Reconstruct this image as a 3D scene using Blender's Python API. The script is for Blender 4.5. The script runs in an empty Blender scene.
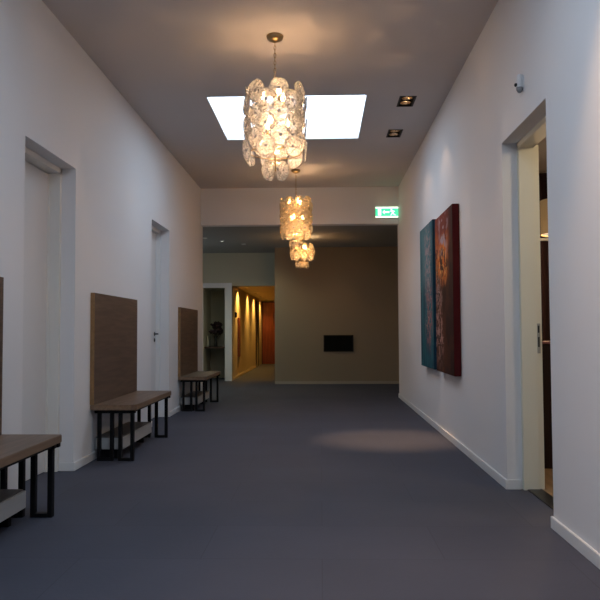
import bpy, bmesh, math, random
from mathutils import Matrix, Vector
random.seed(7)
PI = math.pi
SC = bpy.context.scene
COL = SC.collection

# ------------------------------------------------------------------ camera
F_PX, PITCH, YAW, ROLL, EYE = 722.0, 0.0429, 0.0287, -0.0046, 1.12
cam_d = bpy.data.cameras.new('camera')
cam_d.sensor_fit = 'HORIZONTAL'; cam_d.sensor_width = 36.0
cam_d.lens = F_PX / 600.0 * 36.0
cam_d.clip_start = 0.02; cam_d.clip_end = 200
cam = bpy.data.objects.new('camera', cam_d); COL.objects.link(cam)
Fv = Matrix.Rotation(YAW, 3, 'Z') @ Vector((0, math.cos(PITCH), math.sin(PITCH)))
Uv = Matrix.Rotation(YAW, 3, 'Z') @ Vector((0, -math.sin(PITCH), math.cos(PITCH)))
Rv = Matrix.Rotation(YAW, 3, 'Z') @ Vector((1, 0, 0))
U2 = Uv * math.cos(ROLL) - Rv * math.sin(ROLL)
R2 = Rv * math.cos(ROLL) + Uv * math.sin(ROLL)
M = Matrix((R2, U2, -Fv)).transposed().to_4x4(); M.translation = (0, 0, EYE)
cam.matrix_world = M
SC.camera = cam

# ------------------------------------------------------------------ exposure, sky, daylight
SC.view_settings.view_transform = 'Standard'
SC.view_settings.look = 'None'
SC.view_settings.exposure = -0.13
SC.view_settings.gamma = 1.0
SC.view_settings.use_curve_mapping = False
SC.cycles.max_bounces = 14
SC.cycles.diffuse_bounces = 6
SC.cycles.transparent_max_bounces = 24
SC.cycles.sample_clamp_indirect = 6.0
SC.cycles.use_denoising = True

SKY_STRENGTH = 5.2
w = bpy.data.worlds.new('overcast_sky'); SC.world = w; w.use_nodes = True
bg = w.node_tree.nodes['Background']
bg.inputs[0].default_value = (0.73, 0.85, 1.0, 1); bg.inputs[1].default_value = SKY_STRENGTH

# room dimensions (metres); Y runs down the corridor, the camera stands at the origin
XL, XR, H = -2.005, 1.307, 3.52
DOORTOP, BEAM, YB = 2.46, 2.90, 12.0
YBACK = -4.0
SKYL = [(-1.161, 0.484, 7.28, 8.95), (-1.161, 0.484, 1.75, 3.75), (-1.161, 0.484, -2.9, -0.9)]  # last two are unseen, added to bring daylight to the near corridor
DOWN = [(0.91, 7.50), (0.91, 8.73), (0.91, 3.10)]
for i, s in enumerate(SKYL):
    ld = bpy.data.lights.new('skylight_portal', 'AREA'); ld.shape = 'RECTANGLE'
    ld.size = s[1]-s[0]; ld.size_y = s[3]-s[2]; ld.cycles.is_portal = True
    lo = bpy.data.objects.new('skylight_portal', ld); COL.objects.link(lo)
    lo.location = ((s[0]+s[1])/2, (s[2]+s[3])/2, H+0.12)

ld = bpy.data.lights.new('window_portal', 'AREA'); ld.shape = 'RECTANGLE'; ld.size = 1.2; ld.size_y = 0.9; ld.cycles.is_portal = True
lo = bpy.data.objects.new('window_portal', ld); COL.objects.link(lo); lo.location = (-4.33, 14.05, 1.7); lo.rotation_euler = (0, -PI/2, 0)

# ------------------------------------------------------------------ materials
def nodes(name):
    m = bpy.data.materials.new(name); m.use_nodes = True
    nt = m.node_tree; b = nt.nodes['Principled BSDF']
    return m, nt, b
def mat(name, col, rough=0.5, metal=0.0, noise=0.0, nscale=20, bump=0.0, bscale=60, spec=0.5, coord='Object'):
    m, nt, b = nodes(name)
    b.inputs['Base Color'].default_value = (*col, 1); b.inputs['Roughness'].default_value = rough
    b.inputs['Metallic'].default_value = metal; b.inputs['Specular IOR Level'].default_value = spec
    tc = nt.nodes.new('ShaderNodeTexCoord')
    if noise:
        n = nt.nodes.new('ShaderNodeTexNoise'); n.inputs['Scale'].default_value = nscale
        n.inputs['Detail'].default_value = 4
        nt.links.new(tc.outputs[coord], n.inputs['Vector'])
        mx = nt.nodes.new('ShaderNodeMix'); mx.data_type = 'RGBA'
        mx.inputs[6].default_value = (*[c*(1-noise) for c in col], 1)
        mx.inputs[7].default_value = (*[min(1, c*(1+noise)) for c in col], 1)
        nt.links.new(n.outputs[0], mx.inputs[0]); nt.links.new(mx.outputs[2], b.inputs['Base Color'])
    if bump:
        n2 = nt.nodes.new('ShaderNodeTexNoise'); n2.inputs['Scale'].default_value = bscale
        nt.links.new(tc.outputs[coord], n2.inputs['Vector'])
        bp = nt.nodes.new('ShaderNodeBump'); bp.inputs['Strength'].default_value = bump
        bp.inputs['Distance'].default_value = 0.01
        nt.links.new(n2.outputs[0], bp.inputs['Height']); nt.links.new(bp.outputs[0], b.inputs['Normal'])
    return m
def emit(name, col, strength):
    m, nt, b = nodes(name)
    b.inputs['Base Color'].default_value = (*[c*0.5 for c in col], 1)
    b.inputs['Emission Color'].default_value = (*col, 1); b.inputs['Emission Strength'].default_value = strength
    return m
def wood(name, dark, light, along='Y', scale=1.0, rough=0.5):
    m, nt, b = nodes(name)
    tc = nt.nodes.new('ShaderNodeTexCoord'); mp = nt.nodes.new('ShaderNodeMapping')
    s = [14*scale]*3; s['XYZ'.index(along)] = 1.0*scale
    mp.inputs['Scale'].default_value = s
    nt.links.new(tc.outputs['Object'], mp.inputs[0])
    n = nt.nodes.new('ShaderNodeTexNoise'); n.inputs['Scale'].default_value = 2.2; n.inputs['Detail'].default_value = 8
    n.inputs['Distortion'].default_value = 0.6
    nt.links.new(mp.outputs[0], n.inputs['Vector'])
    cr = nt.nodes.new('ShaderNodeValToRGB'); cr.color_ramp.elements[0].position = 0.36; cr.color_ramp.elements[1].position = 0.66
    cr.color_ramp.elements[0].color = (*dark, 1); cr.color_ramp.elements[1].color = (*light, 1)
    nt.links.new(n.outputs[0], cr.inputs[0]); nt.links.new(cr.outputs[0], b.inputs['Base Color'])
    bp = nt.nodes.new('ShaderNodeBump'); bp.inputs['Strength'].default_value = 0.15; bp.inputs['Distance'].default_value = 0.003
    nt.links.new(n.outputs[0], bp.inputs['Height']); nt.links.new(bp.outputs[0], b.inputs['Normal'])
    b.inputs['Roughness'].default_value = rough
    return m

M_WALL = mat('white_wall_paint', (0.78, 0.77, 0.77), 0.75, bump=0.06, bscale=90, spec=0.25)
M_HALL = mat('hall_wall_paint', (0.57, 0.55, 0.42), 0.8, bump=0.06, bscale=90, spec=0.2)
M_CEIL = mat('ceiling_paint', (0.61, 0.575, 0.565), 0.85, noise=0.03, nscale=1.2, spec=0.2)
M_BLOCK = mat('beige_wall_paint', (0.29, 0.235, 0.165), 0.8, bump=0.06, bscale=90, spec=0.2)
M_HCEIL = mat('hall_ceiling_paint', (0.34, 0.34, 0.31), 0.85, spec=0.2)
M_TRIM = mat('white_trim_gloss', (0.78, 0.78, 0.77), 0.4)
M_CREAM = mat('cream_frame_paint', (0.78, 0.75, 0.61), 0.45)
M_WARMTRIM = mat('warm_white_trim', (0.75, 0.735, 0.69), 0.45)
M_DOOR = mat('white_door_paint', (0.70, 0.70, 0.70), 0.45)
M_YEL = mat('warm_corridor_paint', (0.72, 0.58, 0.32), 0.75, spec=0.2)
M_STEEL = mat('black_powder_coated_steel', (0.004, 0.004, 0.005), 0.6, bump=0.03, bscale=300, spec=0.2)
M_CHROME = mat('satin_steel', (0.45, 0.44, 0.42), 0.3, 1.0)
M_DARKM = mat('dark_metal', (0.10, 0.10, 0.11), 0.35, 0.8)
M_BRASS = mat('aged_brass', (0.42, 0.30, 0.15), 0.3, 1.0, noise=0.15, nscale=60)
M_BLACK = mat('matt_black', (0.006, 0.006, 0.006), 0.6)
M_PLASTIC = mat('white_plastic', (0.75, 0.75, 0.75), 0.35)
M_GPLASTIC = mat('grey_plastic', (0.25, 0.25, 0.26), 0.3)
M_GRANITE = mat('black_granite', (0.016, 0.015, 0.014), 0.4, noise=0.5, nscale=200)
M_PANEL = wood('brown_oak_panel', (0.085, 0.050, 0.032), (0.135, 0.083, 0.055), 'Y', 0.8)
M_SEAT = wood('brown_oak_seat', (0.125, 0.076, 0.048), (0.190, 0.122, 0.082), 'Y', 1.0, 0.42)
M_EDGE = wood('oak_edge_banding', (0.24, 0.13, 0.05), (0.30, 0.17, 0.07), 'Y', 1.2)
M_SEATEDGE = wood('light_oak_edge', (0.19, 0.115, 0.065), (0.26, 0.16, 0.095), 'Y', 1.0)
M_SHELFTOP = wood('grey_oak', (0.10, 0.085, 0.075), (0.17, 0.15, 0.13), 'Y', 1.0)
M_LAM = mat('pale_grey_laminate', (0.46, 0.455, 0.44), 0.5)
M_OAKFLOOR = wood('light_oak_floor', (0.35, 0.23, 0.12), (0.50, 0.34, 0.19), 'Y', 0.6, 0.35)
M_REDDOOR = wood('red_brown_veneer', (0.20, 0.045, 0.02), (0.30, 0.075, 0.032), 'Z', 0.8, 0.4)
M_DKBROWN = wood('dark_brown_veneer', (0.05, 0.022, 0.012), (0.09, 0.04, 0.02), 'Z', 0.8, 0.4)
M_CURTAIN = mat('dark_red_velvet', (0.022, 0.005, 0.006), 0.9, noise=0.4, nscale=8)
M_CURTBLK = mat('black_velvet', (0.008, 0.007, 0.007), 0.9)
M_CAB = mat('dark_wine_lacquer', (0.014, 0.004, 0.005), 0.5)
M_PINK = mat('pinkish_edge_strip', (0.25, 0.11, 0.12), 0.5)

# floor: dark blue-grey vinyl tiles, faint joints
M_FLOOR, nt, b = nodes('slate_grey_floor')
tc = nt.nodes.new('ShaderNodeTexCoord'); mp = nt.nodes.new('ShaderNodeMapping')
nt.links.new(tc.outputs['Object'], mp.inputs[0])
br = nt.nodes.new('ShaderNodeTexBrick'); br.inputs['Scale'].default_value = 1.0
br.inputs['Brick Width'].default_value = 1.2; br.inputs['Row Height'].default_value = 0.6
br.inputs['Mortar Size'].default_value = 0.003; br.offset = 0.5
br.inputs['Color1'].default_value = (0.076, 0.080, 0.106, 1); br.inputs['Color2'].default_value = (0.083, 0.087, 0.115, 1)
br.inputs['Mortar'].default_value = (0.066, 0.069, 0.090, 1)
nt.links.new(mp.outputs[0], br.inputs['Vector'])
n = nt.nodes.new('ShaderNodeTexNoise'); n.inputs['Scale'].default_value = 1.6; n.inputs['Detail'].default_value = 6
nt.links.new(tc.outputs['Object'], n.inputs['Vector'])
mx = nt.nodes.new('ShaderNodeMix'); mx.data_type = 'RGBA'; mx.blend_type = 'MULTIPLY'; mx.inputs[0].default_value = 0.25
nt.links.new(br.outputs[0], mx.inputs[6]); nt.links.new(n.outputs[0], mx.inputs[7])
nt.links.new(mx.outputs[2], b.inputs['Base Color'])
n3 = nt.nodes.new('ShaderNodeTexNoise'); n3.inputs['Scale'].default_value = 40
nt.links.new(tc.outputs['Object'], n3.inputs['Vector'])
bp = nt.nodes.new('ShaderNodeBump'); bp.inputs['Strength'].default_value = 0.08; bp.inputs['Distance'].default_value = 0.01
nt.links.new(n3.outputs[0], bp.inputs['Height']); nt.links.new(bp.outputs[0], b.inputs['Normal'])
b.inputs['Roughness'].default_value = 0.72; b.inputs['Specular IOR Level'].default_value = 0.18

# skylight glazing
M_PANE = bpy.data.materials.new('skylight_glazing'); M_PANE.use_nodes = True
nt = M_PANE.node_tree; nt.nodes.clear()
o = nt.nodes.new('ShaderNodeOutputMaterial'); t = nt.nodes.new('ShaderNodeBsdfTransparent'); g = nt.nodes.new('ShaderNodeBsdfGlossy')
g.inputs['Roughness'].default_value = 0.05; t.inputs[0].default_value = (0.96, 0.98, 1, 1)
x = nt.nodes.new('ShaderNodeMixShader'); x.inputs[0].default_value = 0.05
nt.links.new(t.outputs[0], x.inputs[1]); nt.links.new(g.outputs[0], x.inputs[2]); nt.links.new(x.outputs[0], o.inputs[0])

# hand-made textured glass for the chandelier discs
def disc_glass(name, tint, frost):
    m = bpy.data.materials.new(name); m.use_nodes = True
    nt = m.node_tree; nt.nodes.clear()
    o = nt.nodes.new('ShaderNodeOutputMaterial')
    tc = nt.nodes.new('ShaderNodeTexCoord')
    v = nt.nodes.new('ShaderNodeTexVoronoi'); v.inputs['Scale'].default_value = 55
    nt.links.new(tc.outputs['Object'], v.inputs['Vector'])
    nz = nt.nodes.new('ShaderNodeTexNoise'); nz.inputs['Scale'].default_value = 30; nz.inputs['Distortion'].default_value = 1.5
    nt.links.new(tc.outputs['Object'], nz.inputs['Vector'])
    bp = nt.nodes.new('ShaderNodeBump'); bp.inputs['Strength'].default_value = 0.9; bp.inputs['Distance'].default_value = 0.01
    nt.links.new(v.outputs['Distance'], bp.inputs['Height'])
    t = nt.nodes.new('ShaderNodeBsdfTransparent'); t.inputs[0].default_value = (*tint, 1)
    tl = nt.nodes.new('ShaderNodeBsdfTranslucent'); tl.inputs[0].default_value = (*tint, 1)
    df = nt.nodes.new('ShaderNodeBsdfDiffuse'); df.inputs[0].default_value = (*[c*0.9 for c in tint], 1)
    g = nt.nodes.new('ShaderNodeBsdfGlossy'); g.inputs['Roughness'].default_value = 0.12
    for s in (tl, df, g): nt.links.new(bp.outputs[0], s.inputs['Normal'])
    fr = nt.nodes.new('ShaderNodeLayerWeight'); fr.inputs[0].default_value = 0.35
    nt.links.new(bp.outputs[0], fr.inputs['Normal'])
    a = nt.nodes.new('ShaderNodeMixShader'); a.inputs[0].default_value = 0.35
    nt.links.new(tl.outputs[0], a.inputs[1]); nt.links.new(df.outputs[0], a.inputs[2])
    cr = nt.nodes.new('ShaderNodeValToRGB')
    cr.color_ramp.elements[0].position = 0.35; cr.color_ramp.elements[0].color = (frost*0.45,)*3 + (1,)
    cr.color_ramp.elements[1].position = 0.65; cr.color_ramp.elements[1].color = (frost*1.5,)*3 + (1,)
    nt.links.new(nz.outputs[0], cr.inputs[0])
    c = nt.nodes.new('ShaderNodeMixShader'); nt.links.new(cr.outputs[0], c.inputs[0])
    nt.links.new(t.outputs[0], c.inputs[1]); nt.links.new(a.outputs[0], c.inputs[2])
    d = nt.nodes.new('ShaderNodeMixShader'); nt.links.new(fr.outputs['Fresnel'], d.inputs[0])
    nt.links.new(c.outputs[0], d.inputs[1]); nt.links.new(g.outputs[0], d.inputs[2])
    nt.links.new(d.outputs[0], o.inputs[0])
    return m
M_GLASS = disc_glass('clear_swirled_glass', (1.0, 0.99, 0.97), 0.42)
M_GLASSW = disc_glass('amber_swirled_glass', (1.0, 0.90, 0.72), 0.28)
M_CRYSTAL = mat('glass_button', (0.55, 0.55, 0.58), 0.08, 0.6)
M_BULB = emit('warm_bulb_glow', (1.0, 0.60, 0.27), 60)
M_BULB2 = emit('amber_bulb_glow', (1.0, 0.60, 0.26), 60)

# ------------------------------------------------------------------ mesh helpers
class MB:
    def __init__(s): s.bm = bmesh.new()
    def box(s, x0, x1, y0, y1, z0, z1, bev=0.0, mi=0):
        r = bmesh.ops.create_cube(s.bm, size=1.0)
        for v in r['verts']:
            v.co = ((x0+x1)/2 + v.co.x*(x1-x0), (y0+y1)/2 + v.co.y*(y1-y0), (z0+z1)/2 + v.co.z*(z1-z0))
        fs = list({f for v in r['verts'] for f in v.link_faces})
        for f in fs: f.material_index = mi
        if bev:
            es = list({e for v in r['verts'] for e in v.link_edges})
            bmesh.ops.bevel(s.bm, geom=es, offset=bev, segments=2, affect='EDGES')
        return s
    def lathe(s, prof, cx=0, cy=0, cz=0, seg=24, mat4=None, mi=0, close=True):
        rings = []
        for r, z in prof:
            if r < 1e-6:
                rings.append([s.bm.verts.new((0, 0, z))])
            else:
                rings.append([s.bm.verts.new((r*math.cos(2*PI*k/seg), r*math.sin(2*PI*k/seg), z)) for k in range(seg)])
        nv = [v for r in rings for v in r]
        for a, bb in zip(rings, rings[1:]):
            for k in range(seg):
                k2 = (k+1) % seg
                if len(a) == 1 and len(bb) == 1: continue
                if len(a) == 1: f = s.bm.faces.new((a[0], bb[k2], bb[k]))
                elif len(bb) == 1: f = s.bm.faces.new((a[k], a[k2], bb[0]))
                else: f = s.bm.faces.new((a[k], a[k2], bb[k2], bb[k]))
                f.smooth = True; f.material_index = mi
        T = Matrix.Translation((cx, cy, cz))
        if mat4 is not None: T = T @ mat4
        for v in nv: v.co = T @ v.co
        return s
    def cyl(s, cx, cy, z0, z1, r, seg=20, mi=0):
        return s.lathe([(0, z0), (r, z0), (r, z1), (0, z1)], cx, cy, 0, seg, mi=mi)
    def tube(s, pts, r, seg=8, cyclic=False, mi=0):
        pts = [Vector(p) for p in pts]; n = len(pts); rings = []
        for i, p in enumerate(pts):
            a = pts[i-1] if (i > 0 or cyclic) else p
            c = pts[(i+1) % n] if (i < n-1 or cyclic) else p
            t = (c-a).normalized()
            up = Vector((0, 0, 1)) if abs(t.z) < 0.95 else Vector((1, 0, 0))
            u = t.cross(up).normalized(); v = t.cross(u)
            rr = r[i] if isinstance(r, (list, tuple)) else r
            rings.append([s.bm.verts.new(p + u*rr*math.cos(2*PI*k/seg) + v*rr*math.sin(2*PI*k/seg)) for k in range(seg)])
        prs = list(zip(rings, rings[1:])) + ([(rings[-1], rings[0])] if cyclic else [])
        for a, bb in prs:
            for k in range(seg):
                f = s.bm.faces.new((a[k], a[(k+1) % seg], bb[(k+1) % seg], bb[k])); f.smooth = True; f.material_index = mi
        if not cyclic:
            s.bm.faces.new(rings[0][::-1]); s.bm.faces.new(rings[-1])
        return s
    def prism(s, outline, axis, w0, w1, mi=0):
        def P(u, v, w_): return {'X': (w_, u, v), 'Y': (u, w_, v), 'Z': (u, v, w_)}[axis]
        a = [s.bm.verts.new(P(u, v, w0)) for u, v in outline]; c = [s.bm.verts.new(P(u, v, w1)) for u, v in outline]
        n = len(a)
        fs = [s.bm.faces.new(a), s.bm.faces.new(c[::-1])] + [s.bm.faces.new((a[i], c[i], c[(i+1) % n], a[(i+1) % n])) for i in range(n)]
        for f in fs: f.material_index = mi
        return s
    def slab(s, axis, u0, u1, v0, v1, w0, w1, holes=()):
        us = sorted({u0, u1, *[h[0] for h in holes], *[h[1] for h in holes]})
        vs = sorted({v0, v1, *[h[2] for h in holes], *[h[3] for h in holes]})
        us = [u for u in us if u0 <= u <= u1]; vs = [v for v in vs if v0 <= v <= v1]
        def P(u, v, w_): return {'X': (w_, u, v), 'Y': (u, w_, v), 'Z': (u, v, w_)}[axis]
        cache = {}
        def V(i, j, k):
            if (i, j, k) not in cache: cache[i, j, k] = s.bm.verts.new(P(us[i], vs[j], (w0, w1)[k]))
            return cache[i, j, k]
        def solid(i, j):
            if i < 0 or j < 0 or i >= len(us)-1 or j >= len(vs)-1: return False
            cu, cv = (us[i]+us[i+1])/2, (vs[j]+vs[j+1])/2
            return not any(h[0] < cu < h[1] and h[2] < cv < h[3] for h in holes)
        for i in range(len(us)-1):
            for j in range(len(vs)-1):
                if not solid(i, j): continue
                s.bm.faces.new((V(i, j, 0), V(i+1, j, 0), V(i+1, j+1, 0), V(i, j+1, 0)))
                s.bm.faces.new((V(i, j, 1), V(i, j+1, 1), V(i+1, j+1, 1), V(i+1, j, 1)))
                for di, dj, a, c in ((-1, 0, (i, j), (i, j+1)), (1, 0, (i+1, j), (i+1, j+1)), (0, -1, (i, j), (i+1, j)), (0, 1, (i, j+1), (i+1, j+1))):
                    if not solid(i+di, j+dj):
                        s.bm.faces.new((V(*a, 0), V(*c, 0), V(*c, 1), V(*a, 1)))
        return s
    def build(s, name, mats, parent=None, loc=None, rot=None):
        bmesh.ops.recalc_face_normals(s.bm, faces=s.bm.faces[:])
        me = bpy.data.meshes.new(name); s.bm.to_mesh(me); s.bm.free()
        for m in (mats if isinstance(mats, (list, tuple)) else [mats]): me.materials.append(m)
        ob = bpy.data.objects.new(name, me); COL.objects.link(ob)
        if parent: ob.parent = parent
        if loc: ob.location = loc
        if rot: ob.rotation_euler = rot
        return ob
def tag(o, label=None, cat=None, group=None, kind=None):
    if label: o['label'] = label
    if cat: o['category'] = cat
    if group: o['group'] = group
    if kind: o['kind'] = kind
    return o
def empty(name, loc, label=None, cat=None, group=None, rz=0):
    o = bpy.data.objects.new(name, None); COL.objects.link(o); o.location = loc; o.rotation_euler.z = rz
    o.empty_display_size = 0.1
    return tag(o, label, cat, group)
def copy_tree(o, parent=None):
    c = o.copy(); COL.objects.link(c); c.parent = parent
    for ch in list(o.children): copy_tree(ch, c)
    return c
def struct(name, mb, m, parent=None):
    ob = mb.build(name, m, parent)
    if not parent: ob['kind'] = 'structure'
    return ob
def spot(name, parent, loc, energy, col, angle, blend=0.4, r=0.03, tilt=(0, 0, 0)):
    ld = bpy.data.lights.new(name, 'SPOT'); ld.energy = energy; ld.color = col
    ld.spot_size = math.radians(angle); ld.spot_blend = blend; ld.shadow_soft_size = r
    lo = bpy.data.objects.new(name, ld); COL.objects.link(lo); lo.parent = parent; lo.location = loc; lo.rotation_euler = tilt
    return lo

# ------------------------------------------------------------------ the setting
YE = 25.0
D1, D2, DR = (4.81, 5.827), (8.49, 9.49), (4.162, 5.1795)
struct('floor', MB().box(-4.2, 4.0, YBACK-0.2, YE+0.3, -0.1, 0), M_FLOOR)
dh = [(x-0.075, x+0.075, y-0.16, y+0.16) for x, y in DOWN]
struct('ceiling', MB().slab('Z', XL-0.25, XR+0.25, YBACK-0.2, YB+0.2, H, H+0.05, SKYL + dh), M_CEIL)
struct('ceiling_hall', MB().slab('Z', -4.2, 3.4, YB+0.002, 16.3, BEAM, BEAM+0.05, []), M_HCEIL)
struct('trim_header_beam', MB().box(XL-0.25, XR+0.25, YB, YB+0.2, BEAM-0.001, H+0.05), M_WALL)
# corridor walls, 0.25 m thick, with door openings
struct('wall_left', MB().slab('X', YBACK, YB+0.2, 0, H, XL-0.25, XL, [(D1[0], D1[1], 0, DOORTOP), (D2[0], D2[1], 0, DOORTOP)]), M_WALL)
struct('wall_right', MB().slab('X', YBACK, YB+0.2, 0, H, XR, XR+0.25, [(DR[0], DR[1], 0, DOORTOP)]), M_WALL)
struct('wall_rear', MB().box(XL-0.25, XR+0.25, YBACK-0.2, YBACK, 0, H), M_WALL)
# hall beyond the beam
struct('wall_hall_front_left', MB().box(-4.2, XL-0.25, YB, YB+0.2, 0, BEAM), M_HALL)
struct('wall_hall_front_right', MB().box(XR+0.25, 3.4, YB, YB+0.2, 0, BEAM), M_HALL)
HW = (13.6, 14.5, 1.1, 2.3)
struct('wall_hall_left', MB().slab('X', YB, 16.5, 0, BEAM, -4.3, -4.1, [HW]), M_HALL)
hw = struct('window_4', MB().slab('X', HW[0], HW[1], HW[2], HW[3], -4.24, -4.16, [(HW[0]+.05, HW[1]-.05, HW[2]+.05, HW[3]-.05)]), M_TRIM)  # unseen window, added to throw daylight on the hall walls
MB().box(-4.205, -4.199, HW[0]+.05, HW[1]-.05, HW[2]+.05, HW[3]-.05).build('pane', M_PANE, hw)
struct('wall_hall_right', MB().box(3.2, 3.4, YB, 16.3, 0, BEAM), M_HALL)
struct('wall_block', MB().box(-0.976, 3.3, 15.3, YE+0.2, 0, BEAM+0.03), M_BLOCK)
NX0, NX1 = -2.66, -2.17
struct('wall_hall_back', MB().slab('Y', -4.2, -0.97, 0, BEAM, 16.3, 16.5, [(NX0, NX1, 0, 2.12), (-2.02, -0.976, 0, 2.15)]), M_HALL)
struct('wall_niche', MB().box(NX0-0.1, NX0, 16.5, 17.4, 0, 2.2).box(NX1, NX1+0.05, 16.5, 17.4, 0, 2.2).box(NX0-0.1, NX1+0.05, 17.4, 17.5, 0, 2.2).box(NX0-0.1, NX1+0.05, 16.5, 17.5, 2.12, 2.2), M_HALL)
struct('wall_corridor_left', MB().slab('X', 16.5, YE, 0, 2.3, -2.12, -2.02, [(22.4, 23.4, 0, 2.08)]), M_YEL)
struct('wall_corridor_end', MB().box(-2.2, -0.97, 24.62, 24.8, 0, 2.3), M_YEL)
struct('ceiling_corridor', MB().box(-2.2, -0.97, 16.5, 24.8, 2.17, 2.25), M_YEL)
struct('trim_niche_frame', MB().box(NX0-0.12, NX1+0.16, 16.275, 16.3, 2.105, 2.215).box(NX1, NX1+0.16, 16.275, 16.3, 0, 2.105).box(NX0-0.12, NX0, 16.275, 16.3, 0, 2.105), M_TRIM)
# side room behind the open doorway on the right
RX0, RX1, RY0, RY1, RH = XR+0.25, 4.0, 3.0, 8.2, 2.9
struct('wall_side_room', MB().box(RX1, RX1+0.1, RY0, RY1, 0, RH).box(RX0, RX1, RY0-0.1, RY0, 0, RH).box(RX0, RX1+0.1, RY1, RY1+0.1, 0, RH), M_CURTAIN)
struct('ceiling_side_room', MB().box(RX0, RX1+0.1, RY0-0.1, RY1+0.1, RH, RH+0.08), M_CEIL)
struct('floor_side_room', MB().box(XR+0.235, RX1, RY0, RY1, 0, 0.006), M_OAKFLOOR)
struct('trim_threshold', MB().box(XR+0.13, XR+0.235, DR[0], DR[1], 0, 0.008, 0.002), M_GRANITE)

# baseboards with returns into the openings
BH, BT = 0.068, 0.014
b = MB()
for y0, y1 in ((YBACK, D1[0]), (D1[1], D2[0]), (D2[1], YB+0.2)):
    b.box(XL, XL+BT, y0-(BT if y0 > 0 else 0), y1+BT, 0, BH, 0.003)
for y0, y1 in (D1, D2):
    b.box(XL-0.115, XL, y0-0.001, y0+BT, 0, BH, 0.003).box(XL-0.115, XL+0.001, y1-BT, y1, 0, BH, 0.003)
struct('baseboard_left', b, M_TRIM)
b = MB()
for y0, y1 in ((YBACK, DR[0]), (DR[1], YB+0.2)):
    b.box(XR-BT, XR, y0-(BT if y0 > 0 else 0), y1+BT, 0, BH, 0.003)
b.box(XR, XR+0.095, DR[1]-BT, DR[1], 0, BH, 0.003).box(XR, XR+0.095, DR[0], DR[0]+BT, 0, BH, 0.003)
struct('baseboard_right', b, M_TRIM)
struct('baseboard_hall', MB().box(-0.976, 3.2, 15.286, 15.3, 0, 0.06, 0.003), mat('beige_baseboard', (0.38, 0.33, 0.26), 0.6))
struct('baseboard_corridor', MB().box(-2.02, -2.006, 16.5, 22.4, 0, 0.06, 0.003), M_YEL)

# skylights: thin frame and pane; all but the first are unseen additions for daylight
for i, (x0, x1, y0, y1) in enumerate(SKYL):
    f = MB(); t = 0.005
    f.slab('Z', x0-0.004, x1+0.004, y0-0.004, y1+0.004, H+0.002, H+0.07, [(x0+t, x1-t, y0+t, y1-t)])
    fr = struct('window_%d' % (i+1), f, M_TRIM)
    MB().box(x0+t, x1-t, y0+t, y1-t, H+0.045, H+0.051).build('pane', M_PANE, fr)

# doors of the left wall: slab, frame, handle
def door(n, y0, y1, xs, handle_y):
    d = MB().box(xs-0.04, xs, y0+0.045, y1-0.045, 0.006, DOORTOP-0.05, 0.003).build('door_%d' % n, M_DOOR); d['kind'] = 'structure'
    f = MB(); fx0, fx1 = xs-0.05, XL-0.115
    f.box(fx0, fx1, y0, y0+0.042, 0, DOORTOP, 0.003).box(fx0, fx1, y1-0.042, y1, 0, DOORTOP, 0.003).box(fx0, fx1, y0, y1, DOORTOP-0.045, DOORTOP, 0.003)
    f.box(xs-0.02, xs+0.012, y1-0.055, y1-0.04, 0, DOORTOP-0.045)
    f.build('door_frame', M_WARMTRIM if n == 1 else M_TRIM, d)
    RY = Matrix.Rotation(PI/2, 4, 'Y')
    h = MB()
    h.lathe([(0, 0), (0.026, 0), (0.026, 0.008), (0, 0.008)], xs, handle_y, 1.09, 20, RY)
    h.tube([(xs, handle_y, 1.09), (xs+0.045, handle_y, 1.09), (xs+0.052, handle_y-0.02, 1.09), (xs+0.052, handle_y-0.12, 1.092)], 0.010, 10)
    h.build('door_handle', M_DARKM, d)
    MB().lathe([(0, 0), (0.026, 0), (0.026, 0.007), (0, 0.007)], xs, handle_y, 1.01, 20, RY).box(xs+0.006, xs+0.012, handle_y-0.006, handle_y+0.006, 0.998, 1.022).build('keyhole_plate', M_DARKM, d)
    # the far side of the opening is closed behind the slab
    MB().box(XL-0.249, xs-0.05, y0+0.001, y1-0.001, 0.001, DOORTOP-0.001).build('door_lining', M_DOOR, d)
door(1, D1[0], D1[1], -2.215, 4.90)
door(2, D2[0], D2[1], -2.168, 9.35)
# doorway on the right: cream frame with a strike plate, its door swung away out of sight
f = MB(); fx0, fx1 = XR+0.106, XR+0.25
f.box(fx0, fx1-0.03, DR[1]-0.04, DR[1], 0, DOORTOP, 0.003).box(fx0, fx1-0.03, DR[0], DR[0]+0.04, 0, DOORTOP, 0.003).box(fx0, fx1-0.03, DR[0], DR[1], DOORTOP-0.04, DOORTOP, 0.003)
f.box(fx1-0.045, fx1+0.004, DR[1]-0.028, DR[1], 0, DOORTOP-0.02, 0.002).box(fx1-0.045, fx1+0.004, DR[0], DR[0]+0.028, 0, DOORTOP-0.02, 0.002)
d3 = struct('door_3', f, M_CREAM)
MB().box(fx1-0.034, fx1-0.012, DR[1]-0.0415, DR[1]-0.027, 0.955, 1.165, 0.001).build('strike_plate', mat('brushed_strike_plate', (0.38, 0.38, 0.33), 0.5, 0.2), d3)
MB().box(fx1-0.029, fx1-0.018, DR[1]-0.0425, DR[1]-0.041, 1.10, 1.15).box(fx1-0.029, fx1-0.018, DR[1]-0.0425, DR[1]-0.041, 1.00, 1.07).build('latch_hole', M_BLACK, d3)

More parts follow.
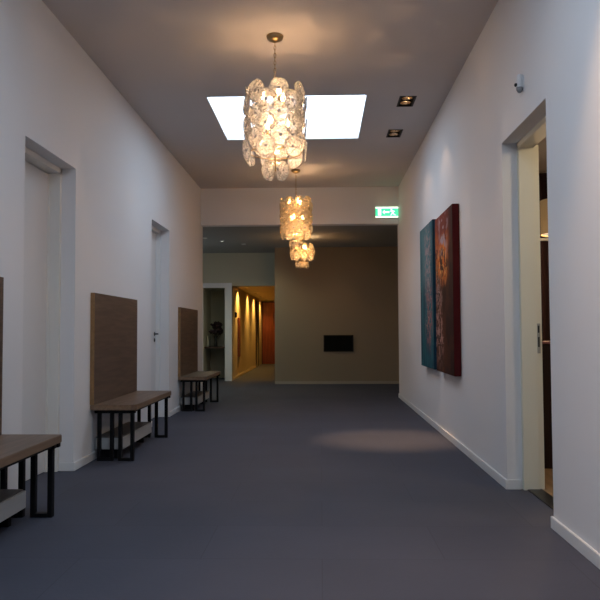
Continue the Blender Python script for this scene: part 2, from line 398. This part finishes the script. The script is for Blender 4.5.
# corridor end door and side door
d4 = MB().box(-1.99, -1.0, 24.585, 24.62, 0.005, 2.09, 0.003).build('door_4', M_REDDOOR); d4['kind'] = 'structure'
MB().box(-1.08, -1.06, 24.52, 24.535, 0.98, 1.0).tube([(-1.07, 24.585, 1.0), (-1.07, 24.54, 1.0), (-1.19, 24.54, 1.0)], 0.01).build('door_handle', M_DARKM, d4)
MB().box(-2.015, -1.985, 24.56, 24.62, 0, 2.12, 0.002).box(-1.005, -0.98, 24.56, 24.62, 0, 2.12, 0.002).box(-2.015, -0.98, 24.56, 24.62, 2.09, 2.13, 0.002).build('door_frame', M_DKBROWN, d4)
d5 = MB().box(-2.11, -2.07, 22.4, 23.4, 0, 2.08).build('door_5', M_DKBROWN); d5['kind'] = 'structure'
MB().box(-2.03, -2.01, 22.36, 22.42, 0, 2.1, 0.002).box(-2.03, -2.01, 23.38, 23.44, 0, 2.1, 0.002).build('door_frame', M_DKBROWN, d5)

# ------------------------------------------------------------------ benches with tall back panels
def bench(y0, y1, label, shelf_gap=0.32):
    L = y1-y0
    r = empty('bench', (XL, y0, 0), label, 'bench', 'wooden benches with tall back panels along the left wall')
    # seat board: local x 0..0.40 from the wall, chamfered front corners
    c = 0.035
    s = MB(); s.prism([(0.0, 0), (0.40-c, 0), (0.40, c), (0.40, L-0.012), (0.388, L), (0.0, L)], 'Z', 0.440, 0.487)
    bmesh.ops.bevel(s.bm, geom=s.bm.edges[:], offset=0.003, segments=2, affect='EDGES')
    
    for fc in s.bm.faces:
        if abs(fc.normal.z) < 0.5 and fc.calc_area() > 0.004: fc.material_index = 1
    s.build('seat', [M_SEAT, M_SEATEDGE], r)
    p = MB().box(0.0, 0.036, 0.0, L-0.04, 0.488, 1.462, 0.002).build('back_panel', M_PANEL, r)
    MB().box(0.0, 0.0365, -0.003, 0.0, 0.488, 1.462).build('edge_band', M_EDGE, p)
    # black steel frame plate and rails under the seat
    fb = MB()
    for yy in (0.03, L-0.10): fb.box(0.03, 0.385, yy, yy+0.045, 0.412, 0.439, 0.002)
    fb.box(0.345, 0.375, 0.03, L-0.02, 0.420, 0.4395).box(0.03, 0.06, 0.03, L-0.02, 0.420, 0.4395).box(0.03, 0.39, L-0.045, L-0.005, 0.412, 0.439, 0.002)
    fb.build('seat_frame', M_STEEL, r)
    for yy in (0.03, L-0.10):
        for x0, x1 in ((0.055, 0.195), (0.240, 0.374)):
            g = MB(); t = 0.029
            g.box(x0, x0+t, yy, yy+0.042, 0, 0.412, 0.002).box(x1-t, x1, yy, yy+0.042, 0, 0.412, 0.002).box(x0+t, x1-t, yy, yy+0.042, 0, 0.026)
            g.build('leg', M_STEEL, r)
    ty0, ty1 = 0.11, L-shelf_gap
    tr = MB().box(0.015, 0.262, ty0, ty1, 0.088, 0.188, 0.003).build('storage_shelf', M_LAM, r)
    tag(tr, 'low pale grey shelf box under the seat')
    MB().box(0.018, 0.245, ty0+0.004, ty1-0.004, 0.188, 0.196, 0.001).build('shelf_top', M_SHELFTOP, tr)
    for fy in (ty0+0.05, ty1-0.10): MB().box(0.03, 0.20, fy, fy+0.04, 0.0, 0.088).build('shelf_foot', M_STEEL, tr)
    return r
bench(2.90, 4.465, 'nearest wooden bench, cut off by the left edge, only its far end showing', 0.21)
bench(6.235, 7.74, 'middle wooden bench with tall brown back panel, between the two white doors on the left')
bench(10.09, 11.55, 'farthest wooden bench with tall brown back panel, beyond the second white door near the hall')

# ------------------------------------------------------------------ paintings on the right wall
def paint_common(name):
    m, nt, b = nodes(name)
    tc = nt.nodes.new('ShaderNodeTexCoord'); sp = nt.nodes.new('ShaderNodeSeparateXYZ')
    nt.links.new(tc.outputs['Object'], sp.inputs[0])   # local y along the wall (0 = near edge), z up from the bottom edge
    b.inputs['Roughness'].default_value = 0.7; b.inputs['Specular IOR Level'].default_value = 0.15
    return m, nt, b, tc, sp
def gauss(nt, src, c, s, nz=None, amt=0.0):
    "smooth bump 1 at c falling to 0 at c +- s, edge made ragged by noise"
    v = src
    if nz is not None:
        a = nt.nodes.new('ShaderNodeMath'); a.operation = 'MULTIPLY_ADD'; a.inputs[1].default_value = amt; a.inputs[2].default_value = -amt/2
        nt.links.new(nz, a.inputs[0]); q = nt.nodes.new('ShaderNodeMath'); q.operation = 'ADD'
        nt.links.new(a.outputs[0], q.inputs[0]); nt.links.new(v, q.inputs[1]); v = q.outputs[0]
    s1 = nt.nodes.new('ShaderNodeMath'); s1.operation = 'SUBTRACT'; s1.inputs[1].default_value = c; nt.links.new(v, s1.inputs[0])
    ab = nt.nodes.new('ShaderNodeMath'); ab.operation = 'ABSOLUTE'; nt.links.new(s1.outputs[0], ab.inputs[0])
    mr = nt.nodes.new('ShaderNodeMapRange'); mr.inputs[1].default_value = s; mr.inputs[2].default_value = s*0.35
    mr.inputs[3].default_value = 0; mr.inputs[4].default_value = 1; mr.interpolation_type = 'SMOOTHSTEP'
    nt.links.new(ab.outputs[0], mr.inputs[0]); return mr.outputs[0]
def mul(nt, *a):
    r = a[0]
    for x in a[1:]:
        m = nt.nodes.new('ShaderNodeMath'); m.operation = 'MULTIPLY'; nt.links.new(r, m.inputs[0])
        if isinstance(x, float): m.inputs[1].default_value = x
        else: nt.links.new(x, m.inputs[1])
        r = m.outputs[0]
    return r
def mixc(nt, fac, a, col):
    m = nt.nodes.new('ShaderNodeMix'); m.data_type = 'RGBA'; nt.links.new(fac, m.inputs[0])
    if isinstance(a, tuple): m.inputs[6].default_value = (*a, 1)
    else: nt.links.new(a, m.inputs[6])
    m.inputs[7].default_value = (*col, 1); return m.outputs[2]
def noise(nt, tc, sc, det=4, thr=None, seed=0.0, stretch=None):
    n = nt.nodes.new('ShaderNodeTexNoise'); n.inputs['Scale'].default_value = sc; n.inputs['Detail'].default_value = det
    mp = nt.nodes.new('ShaderNodeMapping'); mp.inputs['Location'].default_value = (seed, seed, seed)
    if stretch: mp.inputs['Scale'].default_value = stretch
    nt.links.new(tc.outputs['Object'], mp.inputs[0]); nt.links.new(mp.outputs[0], n.inputs['Vector'])
    if thr is None: return n.outputs[0]
    mr = nt.nodes.new('ShaderNodeMapRange'); mr.inputs[1].default_value = thr; mr.inputs[2].default_value = thr+0.05
    nt.links.new(n.outputs[0], mr.inputs[0]); return mr.outputs[0]
# red and brown canvas
M_RED, nt, b, tc, sp = paint_common('red_brown_painting')
Y_, Z_ = sp.outputs[1], sp.outputs[2]; big = noise(nt, tc, 2.2)
base = mixc(nt, noise(nt, tc, 3.0, 5, 0.48), (0.034, 0.011, 0.008), (0.060, 0.018, 0.010))
c = mixc(nt, mul(nt, gauss(nt, Z_, 1.60, 0.55, big, 0.3), gauss(nt, Y_, 0.85, 0.9, big, 0.3)), base, (0.20, 0.030, 0.020))
c = mixc(nt, mul(nt, gauss(nt, Z_, 1.18, 0.34, big, 0.5), gauss(nt, Y_, 0.62, 0.50, big, 0.4), noise(nt, tc, 9, 5, 0.44)), c, (0.62, 0.14, 0.02))
c = mixc(nt, mul(nt, gauss(nt, Z_, 1.12, 0.28, big, 0.5), gauss(nt, Y_, 0.62, 0.46, big, 0.4), noise(nt, tc, 17, 4, 0.54, 3.0)), c, (0.75, 0.33, 0.09))
c = mixc(nt, mul(nt, gauss(nt, Z_, 1.42, 0.30, big, 0.5), gauss(nt, Y_, 0.55, 0.36, big, 0.5), noise(nt, tc, 8, 5, 0.50, 6.0)), c, (0.42, 0.30, 0.32))
c = mixc(nt, mul(nt, gauss(nt, Z_, 0.55, 0.60, big, 0.3), gauss(nt, Y_, 0.86, 0.30, big, 0.5), noise(nt, tc, 13, 5, 0.50, 9.0)), c, (0.30, 0.17, 0.15))
c = mixc(nt, mul(nt, gauss(nt, Z_, 0.75, 0.75, big, 0.3), gauss(nt, Y_, 0.84, 0.32, big, 0.5), noise(nt, tc, 32, 3, 0.62, 12.0)), c, (0.50, 0.38, 0.35))
nt.links.new(c, b.inputs['Base Color'])
# teal canvas
M_TEAL, nt, b, tc, sp = paint_common('teal_painting')
Y_, Z_ = sp.outputs[1], sp.outputs[2]; big = noise(nt, tc, 2.2, seed=4.0)
base = mixc(nt, noise(nt, tc, 2.6, 5, 0.46, stretch=(1, 3, 0.6)), (0.012, 0.065, 0.095), (0.020, 0.120, 0.140))
c = mixc(nt, mul(nt, gauss(nt, Z_, 1.30, 0.50, big, 0.3), gauss(nt, Y_, 0.55, 0.50, big, 0.4)), base, (0.09, 0.19, 0.21))
c = mixc(nt, mul(nt, gauss(nt, Z_, 0.62, 0.50, big, 0.3), gauss(nt, Y_, 0.34, 0.30, big, 0.4), noise(nt, tc, 11, 5, 0.46, 2.0)), c, (0.27, 0.12, 0.12))
c = mixc(nt, mul(nt, gauss(nt, Z_, 1.25, 0.50, big, 0.3), gauss(nt, Y_, 0.38, 0.30, big, 0.4), noise(nt, tc, 13, 5, 0.49, 5.0)), c, (0.33, 0.24, 0.24))
c = mixc(nt, mul(nt, gauss(nt, Z_, 0.90, 0.80, big, 0.3), gauss(nt, Y_, 0.36, 0.34, big, 0.4), noise(nt, tc, 30, 3, 0.60, 8.0)), c, (0.48, 0.38, 0.35))
nt.links.new(c, b.inputs['Base Color'])
M_REDE = mat('dark_red_canvas_edge', (0.075, 0.006, 0.007), 0.7, spec=0.15, noise=0.3, nscale=8)
M_TEALE = mat('dark_teal_canvas_edge', (0.010, 0.040, 0.070), 0.7, spec=0.15, noise=0.3, nscale=8)
def canvas(y0, y1, z0, z1, d, mface, medge, label):
    r = empty('painting', (XR, y0, z0), label, 'painting')
    b_ = MB().box(-d, -0.002, 0, y1-y0, 0, z1-z0, 0.004); ob = b_.build('stretched_canvas', medge, r)
    MB().box(-d-0.002, -d, 0.003, y1-y0-0.003, 0.003, z1-z0-0.003).build('painted_front', mface, r)
canvas(6.78, 7.79, 0.69, 2.31, 0.067, M_RED, M_REDE, 'red, brown and orange abstract canvas, the nearer of the two paintings on the right wall')
canvas(7.98, 8.98, 0.69, 2.35, 0.067, M_TEAL, M_TEALE, 'teal abstract canvas with pinkish flecks, hanging just beyond the red painting')

# ------------------------------------------------------------------ chandeliers
def disc_mesh(R, gmat):
    mb = MB()
    prof = [(0, 0.006), (R*0.16, 0.006), (R*0.22, 0.003), (R*0.36, 0.0065), (R*0.5, 0.003), (R*0.64, 0.0065), (R*0.78, 0.004), (R*0.93, 0.0085), (R, 0.005),
            (R*1.0, -0.003), (R*0.93, -0.005), (R*0.6, -0.002), (0, -0.002)]
    mb.lathe(prof, seg=28)
    rnd = random.Random(3)
    for v in mb.bm.verts:
        a = math.atan2(v.co.y, v.co.x); rr = math.hypot(v.co.x, v.co.y)
        k = 1 + 0.035*math.sin(5*a+1)*(rr/R) + 0.02*math.sin(11*a)*(rr/R)
        v.co.x *= k; v.co.y *= k
        v.co.z += 0.002*math.sin(14*a)*(rr/R) + rnd.uniform(-.0008, .0008)
    bmesh.ops.recalc_face_normals(mb.bm, faces=mb.bm.faces[:])
    me = bpy.data.meshes.new('glass_disc'); mb.bm.to_mesh(me); mb.bm.free(); me.materials.append(gmat)
    bb = MB().lathe([(0, 0.013), (0.007, 0.012), (0.012, 0.008), (0.013, 0.0055), (0.0, 0.0055)], seg=16)
    bmesh.ops.recalc_face_normals(bb.bm, faces=bb.bm.faces[:])
    mb2 = bpy.data.meshes.new('disc_button'); bb.bm.to_mesh(mb2); bb.bm.free(); mb2.materials.append(M_CRYSTAL)
    return me, mb2
def chandelier(x, y, ztop, zhang, rows, step, ring_r, n, tiers, label, gmat, bmat, power, lcol, disc_r, buttons=True, hot=1.0):
    """ztop ceiling height; zhang centre height of the first row; tiers = [(radius, z offset under the last row, count, disc radius)]"""
    r = empty('chandelier', (x, y, ztop), label, 'chandelier')
    Z = lambda z: z - ztop
    MB().lathe([(0, 0), (0.068, 0), (0.070, -0.008), (0.062, -0.030), (0.040, -0.044), (0.016, -0.052), (0.0, -0.054)], seg=32).build('ceiling_canopy', M_BRASS, r)
    ch = MB(); z = Z(ztop) - 0.05; zr = Z(zhang) + 0.06; k = 0
    while z > zr:
        L = 0.042; pts = []
        for q in range(14):
            a = 2*PI*q/14; u = 0.0085*math.cos(a); vv = 0.019*math.sin(a)
            pts.append((u, 0, z-0.018+vv) if k % 2 else (0, u, z-0.018+vv))
        ch.tube(pts, 0.0026, 6, cyclic=True); z -= 0.031; k += 1
    ch.build('chain', M_BRASS, r)
    fr = MB()
    zt, zb = Z(zhang), Z(zhang) - step*(rows-1)
    for zz in [zt + 0.0] + [zt - step*2*q for q in range(1, rows//2+1) if zt - step*2*q > zb-0.01] + [zb]:
        R = ring_r - 0.022
        fr.tube([(R*math.cos(2*PI*q/32), R*math.sin(2*PI*q/32), zz) for q in range(32)], 0.004, 6, cyclic=True)
        for q in range(4):
            a = q*PI/2+0.4; fr.tube([(0, 0, zz), (R*math.cos(a), R*math.sin(a), zz)], 0.003, 6)
    low = zb - max([t[1] for t in tiers] + [0.02])
    fr.tube([(0, 0, zr+0.02), (0, 0, low)], 0.006, 8)
    for tr, dz, cnt, dr in tiers:
        fr.tube([(tr*math.cos(2*PI*q/20), tr*math.sin(2*PI*q/20), zb-dz+dr) for q in range(20)], 0.003, 6, cyclic=True)
        fr.tube([(-tr, 0, zb-dz+dr), (tr, 0, zb-dz+dr)], 0.003, 6)
    fr.build('wire_frame', M_BRASS, r)
    me, mb2 = disc_mesh(disc_r, gmat)
    rnd = random.Random(int(abs(y)*10))
    def put(ang, rad, zz, scale=1.0):
        d = bpy.data.objects.new('glass_disc', me); COL.objects.link(d); d.parent = r
        nrm = Vector((math.cos(ang), math.sin(ang), rnd.uniform(-0.16, 0.04))); nrm.normalize()
        q = nrm.to_track_quat('Z', 'Y'); d.rotation_euler = (q.to_matrix() @ Matrix.Rotation(rnd.uniform(0, 6), 3, 'Z')).to_euler()
        d.location = (rad*math.cos(ang), rad*math.sin(ang), zz); d.scale = (scale, scale, scale)
        if buttons:
            bt = bpy.data.objects.new('disc_button', mb2); COL.objects.link(bt); bt.parent = d
    for row in range(rows):
        for q in range(n):
            ang = 2*PI*(q + (0.5 if row % 2 else 0))/n - PI/2 + 0.22 + rnd.uniform(-.03, .03)
            put(ang, ring_r + (0.011 if row % 2 else -0.008), zt - row*step + rnd.uniform(-.006, .006), rnd.uniform(0.95, 1.04))
    for tr, dz, cnt, dr in tiers:
        for q in range(cnt):
            put(2*PI*q/cnt - PI/2 - 0.7, tr, zb - dz, dr/disc_r)
    # lamp holders and bulbs
    levels = (zt-0.02, (zt+zb)/2-0.02) if rows > 3 else (zt-0.03,)
    for lz in levels:
        for q in range(3):
            a = 2*PI*q/3 + (0.9 if lz == levels[0] else 0.2); bx, by = 0.10*math.cos(a), 0.10*math.sin(a)
            h = MB().lathe([(0, 0), (0.011, 0), (0.013, 0.05), (0, 0.05)], bx, by, lz-0.05, 12).tube([(0, 0, lz-0.045), (bx, by, lz-0.045)], 0.004, 6).build('lamp_holder', M_BRASS, r)
            MB().lathe([(0, 0), (0.010, 0.002), (0.019, 0.022), (0.021, 0.038), (0.013, 0.062), (0, 0.078)], bx, by, lz, 14).build('bulb', bmat, h)
    ld = bpy.data.lights.new('chandelier_light', 'POINT'); ld.energy = power*0.16; ld.color = lcol; ld.shadow_soft_size = 0.022
    lo = bpy.data.objects.new('chandelier_light', ld); COL.objects.link(lo); lo.parent = r; lo.location = (0.01, 0, levels[0]+0.035)
    ld = ld.copy(); ld.energy = power*0.84
    lo = bpy.data.objects.new('chandelier_light', ld); COL.objects.link(lo); lo.parent = r; lo.location = (0.01, 0, zb+0.0)
    return r
WARM = (1.0, 0.60, 0.32)
chandelier(-0.36, 5.77, H, 3.018, 6, 0.092, 0.232, 7, [(0.085, 0.150, 4, 0.068)],
           'nearest and largest chandelier of clear swirled glass discs, hanging in front of the skylight', M_GLASS, M_BULB, 25, WARM, 0.084)
chandelier(-0.36, 10.67, H, 3.03, 7, 0.080, 0.222, 9, [(0.085, 0.150, 5, 0.060)],
           'second chandelier of glowing amber glass discs, hanging just in front of the header beam', M_GLASSW, M_BULB2, 24, WARM, 0.070)
chandelier(-0.345, 13.6, BEAM, 2.70, 3, 0.085, 0.215, 9, [(0.115, 0.165, 6, 0.062)],
           'farthest and smallest chandelier, amber glass in two tiers, in the hall beyond the beam', M_GLASSW, M_BULB2, 22, WARM, 0.070)

# ------------------------------------------------------------------ recessed double spotlights
M_LAMPGLOW = emit('halogen_reflector_glow', (1.0, 0.62, 0.30), 2.6)
M_LAMPGLOW2 = emit('dim_halogen_glow', (1.0, 0.66, 0.42), 1.5)
M_REFL = mat('halogen_reflector', (0.7, 0.5, 0.3), 0.25, 0.9)
dl_labels = ['nearer of the two black double ceiling spotlights, level with the near edge of the skylight',
             'farther of the two black double ceiling spotlights, level with the far edge of the skylight',
             'black double ceiling spotlight above the viewer, before the nearest chandelier']
for i, ((x, y), e) in enumerate(zip(DOWN, (480, 20, 190))):
    r = empty('recessed_spotlight', (x, y, H), dl_labels[i], 'ceiling spotlight', 'recessed double spotlights')
    hb = MB(); hb.slab('Z', -0.087, 0.087, -0.173, 0.173, -0.004, 0.001, [(-0.068, 0.068, -0.154, 0.154)])
    hb.slab('Z', -0.073, 0.073, -0.158, 0.158, -0.002, 0.10, [(-0.068, 0.068, -0.154, 0.154)]).box(-0.073, 0.073, -0.158, 0.158, 0.10, 0.106)
    hb.build('housing', M_BLACK, r)
    for s in (-1, 1):
        lp = MB().lathe([(0.054, -0.0), (0.056, -0.004), (0.058, 0.0), (0.050, 0.035), (0.030, 0.050), (0.028, 0.050), (0.046, 0.033), (0.053, 0.0)], 0, s*0.076, 0.010, 24).build('lamp', M_REFL, r)
        MB().lathe([(0, 0.020), (0.020, 0.022), (0.040, 0.030), (0.030, 0.040), (0, 0.042)], 0, s*0.076, 0.004, 20).build('bulb', M_LAMPGLOW if i != 1 else M_LAMPGLOW2, lp)
    if i == 2:
        spot('spot_light', r, (0, 0, -0.01), e, WARM, 60, 1.0)
    else:
        spot('spot_light', r, (0, 0, -0.01), e, WARM, 30, 0.9, tilt=(0, math.radians(3.2), 0))
        spot('spill_light', r, (0, 0, -0.012), 10, WARM, 84, 0.35)

# ------------------------------------------------------------------ exit sign on the beam
M_SIGNG = emit('exit_sign_green', (0.05, 0.60, 0.27), 2.0)
M_SIGNW = emit('exit_sign_white', (0.66, 1.0, 0.80), 2.5)
M_SIGNF = emit('exit_sign_lit_edge', (0.75, 1.0, 0.72), 2.5)
r = empty('exit_sign', (0.915, YB, 2.995), 'lit green emergency exit sign at the right end of the header beam', 'exit sign')
MB().box(0, 0.385, -0.035, -0.001, 0, 0.182, 0.003).build('housing', M_PLASTIC, r)
MB().box(0.006, 0.379, -0.040, -0.035, 0.155, 0.180, 0.001).box(0.006, 0.379, -0.040, -0.035, 0.002, 0.026, 0.001).build('lit_edge', M_SIGNF, r)
MB().box(0.004, 0.381, -0.039, -0.035, 0.026, 0.155).build('sign_face', M_SIGNG, r)
p = MB()   # door, arrow, running figure
y0, y1 = -0.041, -0.039
p.prism([(0.045, 0.038), (0.098, 0.038), (0.098, 0.145), (0.045, 0.145)], 'Y', y0, y1)
p.prism([(0.120, 0.092), (0.155, 0.128), (0.155, 0.104), (0.232, 0.104), (0.232, 0.080), (0.155, 0.080), (0.155, 0.056)], 'Y', y0, y1)
p.lathe([(0, 0), (0.013, 0), (0.013, 0.002), (0, 0.002)], 0.268, y0, 0.134, 16, Matrix.Rotation(-PI/2, 4, 'X'))
p.prism([(0.262, 0.118), (0.292, 0.122), (0.304, 0.080), (0.282, 0.074)], 'Y', y0, y1)          # trunk
p.prism([(0.282, 0.084), (0.300, 0.078), (0.278, 0.056), (0.262, 0.036), (0.248, 0.036), (0.262, 0.058)], 'Y', y0, y1)
p.prism([(0.292, 0.082), (0.306, 0.080), (0.314, 0.060), (0.340, 0.046), (0.336, 0.036), (0.302, 0.052)], 'Y', y0, y1)
p.prism([(0.262, 0.118), (0.270, 0.112), (0.248, 0.096), (0.236, 0.104)], 'Y', y0, y1)
p.prism([(0.288, 0.120), (0.292, 0.110), (0.322, 0.096), (0.328, 0.106)], 'Y', y0, y1)
p.build('pictogram', M_SIGNW, r)

# motion sensor on the right wall
r = empty('motion_sensor', (XR, 4.61, 2.64), 'small white motion sensor high on the right wall above the open doorway', 'sensor')
MB().lathe([(0, 0.118), (0.015, 0.117), (0.019, 0.108), (0.020, 0.035), (0.019, 0.034), (0, 0.034)], -0.024, 0, 0, 20).box(-0.008, -0.001, -0.02, 0.02, 0.03, 0.11, 0.002).build('sensor_body', M_PLASTIC, r)
MB().lathe([(0, 0), (0.010, 0.002), (0.021, 0.018), (0.022, 0.034), (0, 0.034)], -0.024, 0, 0, 20).build('sensor_dome', M_GPLASTIC, r)
MB().lathe([(0, 0), (0.009, 0.0), (0.012, 0.010), (0.010, 0.018), (0, 0.020)], -0.046, -0.0, 0.042, 14).build('lens', M_BLACK, r)

# ------------------------------------------------------------------ hall: dark wall panel, spots, niche shelf with flowers
r = empty('wall_fireplace', (0.055, 15.3, 0.68), 'dark rectangular recessed fireplace panel low on the far hall wall', 'fireplace')
fp = MB(); fp.slab('Y', 0, 0.631, 0, 0.352, -0.022, -0.002, [(0.02, 0.611, 0.02, 0.332)])
fp.build('frame', mat('bronze_black_frame', (0.014, 0.010, 0.007), 0.8), r)
MB().box(0.02, 0.611, -0.008, -0.002, 0.02, 0.332).build('glass_front', mat('black_glass', (0.006, 0.006, 0.005), 0.9, spec=0.1), r)
M_LED = emit('small_spot_glow', (1.0, 0.9, 0.72), 7)
sl = ['brightest tiny ceiling spotlight at the left of the hall', 'small dim ceiling spotlight nearest the hall chandelier', 'tiny ceiling spotlight at the far left beside the wall end']
for i, (x, y, g, e) in enumerate(((-1.94, 14.12, 4.0, 40), (-1.57, 14.64, 0.4, 20), (-2.20, 13.65, 0.3, 8))):
    r = empty('hall_spotlight', (x, y, BEAM), sl[i], 'ceiling spotlight', 'small spotlights in the hall ceiling')
    MB().lathe([(0.028, 0), (0.045, 0), (0.045, -0.006), (0.028, -0.008), (0.028, 0)], seg=20).build('rim', M_PLASTIC, r)
    MB().lathe([(0, -0.001), (0.027, -0.001), (0.022, -0.007), (0, -0.009)], seg=16).build('bulb', emit('hall_spot_glow', (0.9, 0.9, 0.72), g), r)
    spot('spot_light', r, (0, 0, -0.015), e, (0.92, 1.0, 0.74), 150, 0.7)
tag(MB().box(NX0, NX1, 16.42, 17.38, 0.735, 0.765, 0.003).build('wall_shelf', M_DKBROWN), 'dark brown shelf across the niche at the left of the hall', 'shelf')
VX, VY = -2.475, 16.95
r = empty('flower_vase', (VX, VY, 0.766), 'vase of dark dried flowers standing on the niche shelf', 'vase')
MB().lathe([(0, 0), (0.040, 0), (0.045, 0.02), (0.030, 0.10), (0.026, 0.18), (0.038, 0.24), (0.034, 0.24), (0.022, 0.18), (0.0, 0.17)], seg=24).build('vase_body', mat('dark_glazed_ceramic', (0.03, 0.03, 0.03), 0.25), r)
fl = MB(); rnd = random.Random(5); tips = []
for k in range(30):
    a = rnd.uniform(0, 2*PI); sp_ = rnd.uniform(0.02, 0.20); hh = rnd.uniform(0.30, 0.54)
    ex, ey = sp_*math.cos(a)*0.68, sp_*math.sin(a)*0.8
    tips.append((ex, ey, hh))
    fl.tube([(0, 0, 0.18), (ex*0.4, ey*0.4, hh*0.6), (ex, ey, hh)], 0.003, 5)
fl.build('stems', mat('dry_stem', (0.05, 0.045, 0.02), 0.8), r)
hd = MB()
for q in range(9):
    t = Matrix.Rotation(q*2.4, 4, 'Z') @ Matrix.Rotation(0.5 + 0.1*q, 4, 'Y')
    hd.lathe([(0, -0.005), (0.018, 0.015), (0.020, 0.040), (0, 0.070)], 0, 0, 0, 6, t)
bmesh.ops.recalc_face_normals(hd.bm, faces=hd.bm.faces[:])
hm = bpy.data.meshes.new('flower_head'); hd.bm.to_mesh(hm); hd.bm.free(); hm.materials.append(mat('dried_flowers', (0.045, 0.022, 0.028), 0.85, noise=0.5, nscale=30))
for p_ in tips:
    o = bpy.data.objects.new('flower_head', hm); COL.objects.link(o); o.parent = r; o.location = p_
    o.rotation_euler = (p_[1]*-4, p_[0]*4, rnd.uniform(0, 6)); k_ = rnd.uniform(0.8, 1.3); o.scale = (k_, k_, k_)
tag(MB().lathe([(0, 0), (0.022, 0), (0.026, 0.02), (0.020, 0.12), (0.015, 0.22), (0.018, 0.25), (0.013, 0.25), (0.0, 0.03)], -2.60, 16.56, 0.766, 20).build('slim_vase', mat('cream_ceramic', (0.5, 0.48, 0.38), 0.3)), 'slim cream vase beside the dried flowers on the niche shelf', 'vase')
r = empty('wall_telephone', (-2.02, 16.95, 1.44), 'small black wall handset just inside the warm lit corridor', 'wall phone')
MB().box(0.001, 0.022, -0.05, 0.05, 0, 0.13, 0.003).build('base_plate', M_BLACK, r)
MB().box(0.022, 0.045, -0.02, 0.02, 0.01, 0.12, 0.006).build('handset', M_BLACK, r)
tag(MB().box(-2.019, -1.985, 17.45, 17.85, 0.50, 1.45, 0.004).build('wall_board', M_REDDOOR), 'narrow upright brown board on the warm corridor wall', 'wall board')
for i, y in enumerate((17.5, 19.85, 21.65, 23.95)):
    r = empty('corridor_spotlight', (-1.80, y, 2.17), ['first', 'second', 'third', 'fourth'][i] + ' warm ceiling spotlight along the corridor wall, counting from the hall', 'ceiling spotlight', 'warm spotlights in the corridor ceiling')
    MB().lathe([(0.028, 0), (0.045, 0), (0.045, -0.006), (0.028, -0.008), (0.028, 0)], seg=20).build('rim', M_BRASS, r)
    MB().lathe([(0, -0.001), (0.027, -0.001), (0.022, -0.005), (0, -0.006)], seg=16).build('bulb', emit('corridor_spot_glow', (1.0, 0.6, 0.25), 3), r)
    spot('spot_light', r, (0, 0, -0.012), (100, 95, 90, 65)[i], (1.0, 0.58, 0.16), 120, 1.0, 0.02, tilt=(0, math.radians(16), 0))

# ------------------------------------------------------------------ side room seen through the open doorway
r = empty('drum_pendant_lamp', (2.36, 7.0, RH), 'beige drum shade pendant lamp seen through the open doorway', 'lamp')
MB().lathe([(0, 0), (0.05, 0), (0.05, -0.02), (0, -0.03)], seg=20).tube([(0, 0, -0.02), (0, 0, 2.35-RH)], 0.004).build('cord', M_BLACK, r)
sh = MB(); sh.lathe([(0.225, 2.04-RH), (0.225, 2.37-RH), (0.220, 2.37-RH), (0.220, 2.04-RH), (0.225, 2.04-RH)], seg=40)
sh.build('lamp_shade', emit('lit_beige_fabric', (0.60, 0.38, 0.17), 0.22), r)
MB().lathe([(0, 2.050-RH), (0.219, 2.050-RH), (0.219, 2.056-RH), (0, 2.056-RH)], seg=40).build('diffuser', emit('lit_diffuser', (1.0, 0.85, 0.62), 0.6), r)
ld = bpy.data.lights.new('pendant_light', 'POINT'); ld.energy = 25; ld.color = (1, 0.7, 0.4); ld.shadow_soft_size = 0.1
lo = bpy.data.objects.new('pendant_light', ld); COL.objects.link(lo); lo.parent = r; lo.location = (0, 0, 1.95-RH)
r = empty('curtain', (1.62, 8.1, 0), 'dark red curtain at the back of the room behind the open doorway', 'curtain')
cu = MB(); pts = []
N = 90
for k in range(N+1):
    pts.append((2.3*k/N, 0.035*math.sin(k*0.9)))
cu.prism(pts + [(x_, y_+0.01) for x_, y_ in reversed(pts)], 'Z', 0.02, 2.78)
cu.build('curtain_fabric', M_CURTAIN, r)
tag(MB().box(1.60, 3.98, 8.02, 8.05, 2.105, 2.135, 0.002).build('curtain_rail', M_PLASTIC), 'thin white rail crossing in front of the dark curtain', 'rail')
r = empty('cabinet', (1.72, 5.9, 0.006), 'dark wine coloured cabinet inside the room behind the open doorway', 'cabinet')
MB().box(0, 1.2, 0, 0.45, 0.0, 1.0, 0.004).build('cabinet_body', M_CAB, r)
MB().box(-0.01, 1.21, -0.012, 0.45, 1.0, 1.018, 0.002).build('cabinet_top', M_PINK, r)

r = empty('ceiling_lamp', (2.7, 4.05, RH), 'round ceiling lamp in the side room, out of sight beside the doorway', 'lamp')  # unseen lamp, added so the doorway frame is lit from the room
MB().lathe([(0, 0), (0.15, 0), (0.16, -0.03), (0.13, -0.06), (0, -0.07)], seg=28).build('lamp_shade', emit('lit_opal_glass', (1.0, 0.85, 0.6), 1.5), r)
ld = bpy.data.lights.new('ceiling_lamp_light', 'POINT'); ld.energy = 42; ld.color = (1, 0.78, 0.50); ld.shadow_soft_size = 0.12
lo = bpy.data.objects.new('ceiling_lamp_light', ld); COL.objects.link(lo); lo.parent = r; lo.location = (0, 0, -0.25)
# small dark crumb on the floor near the viewer
cr = MB(); cr.lathe([(0, 0), (0.008, 0.001), (0.010, 0.004), (0.006, 0.008), (0, 0.009)], 0, 0, 0, 9)
for v in cr.bm.verts: v.co.x += random.uniform(-.002, .002); v.co.y += random.uniform(-.002, .002)
tag(cr.build('floor_scrap', mat('dark_red_scrap', (0.05, 0.01, 0.015), 0.7), None, (0.74, 3.02, 0.0)), 'tiny dark red scrap lying on the floor at the lower right', 'scrap')
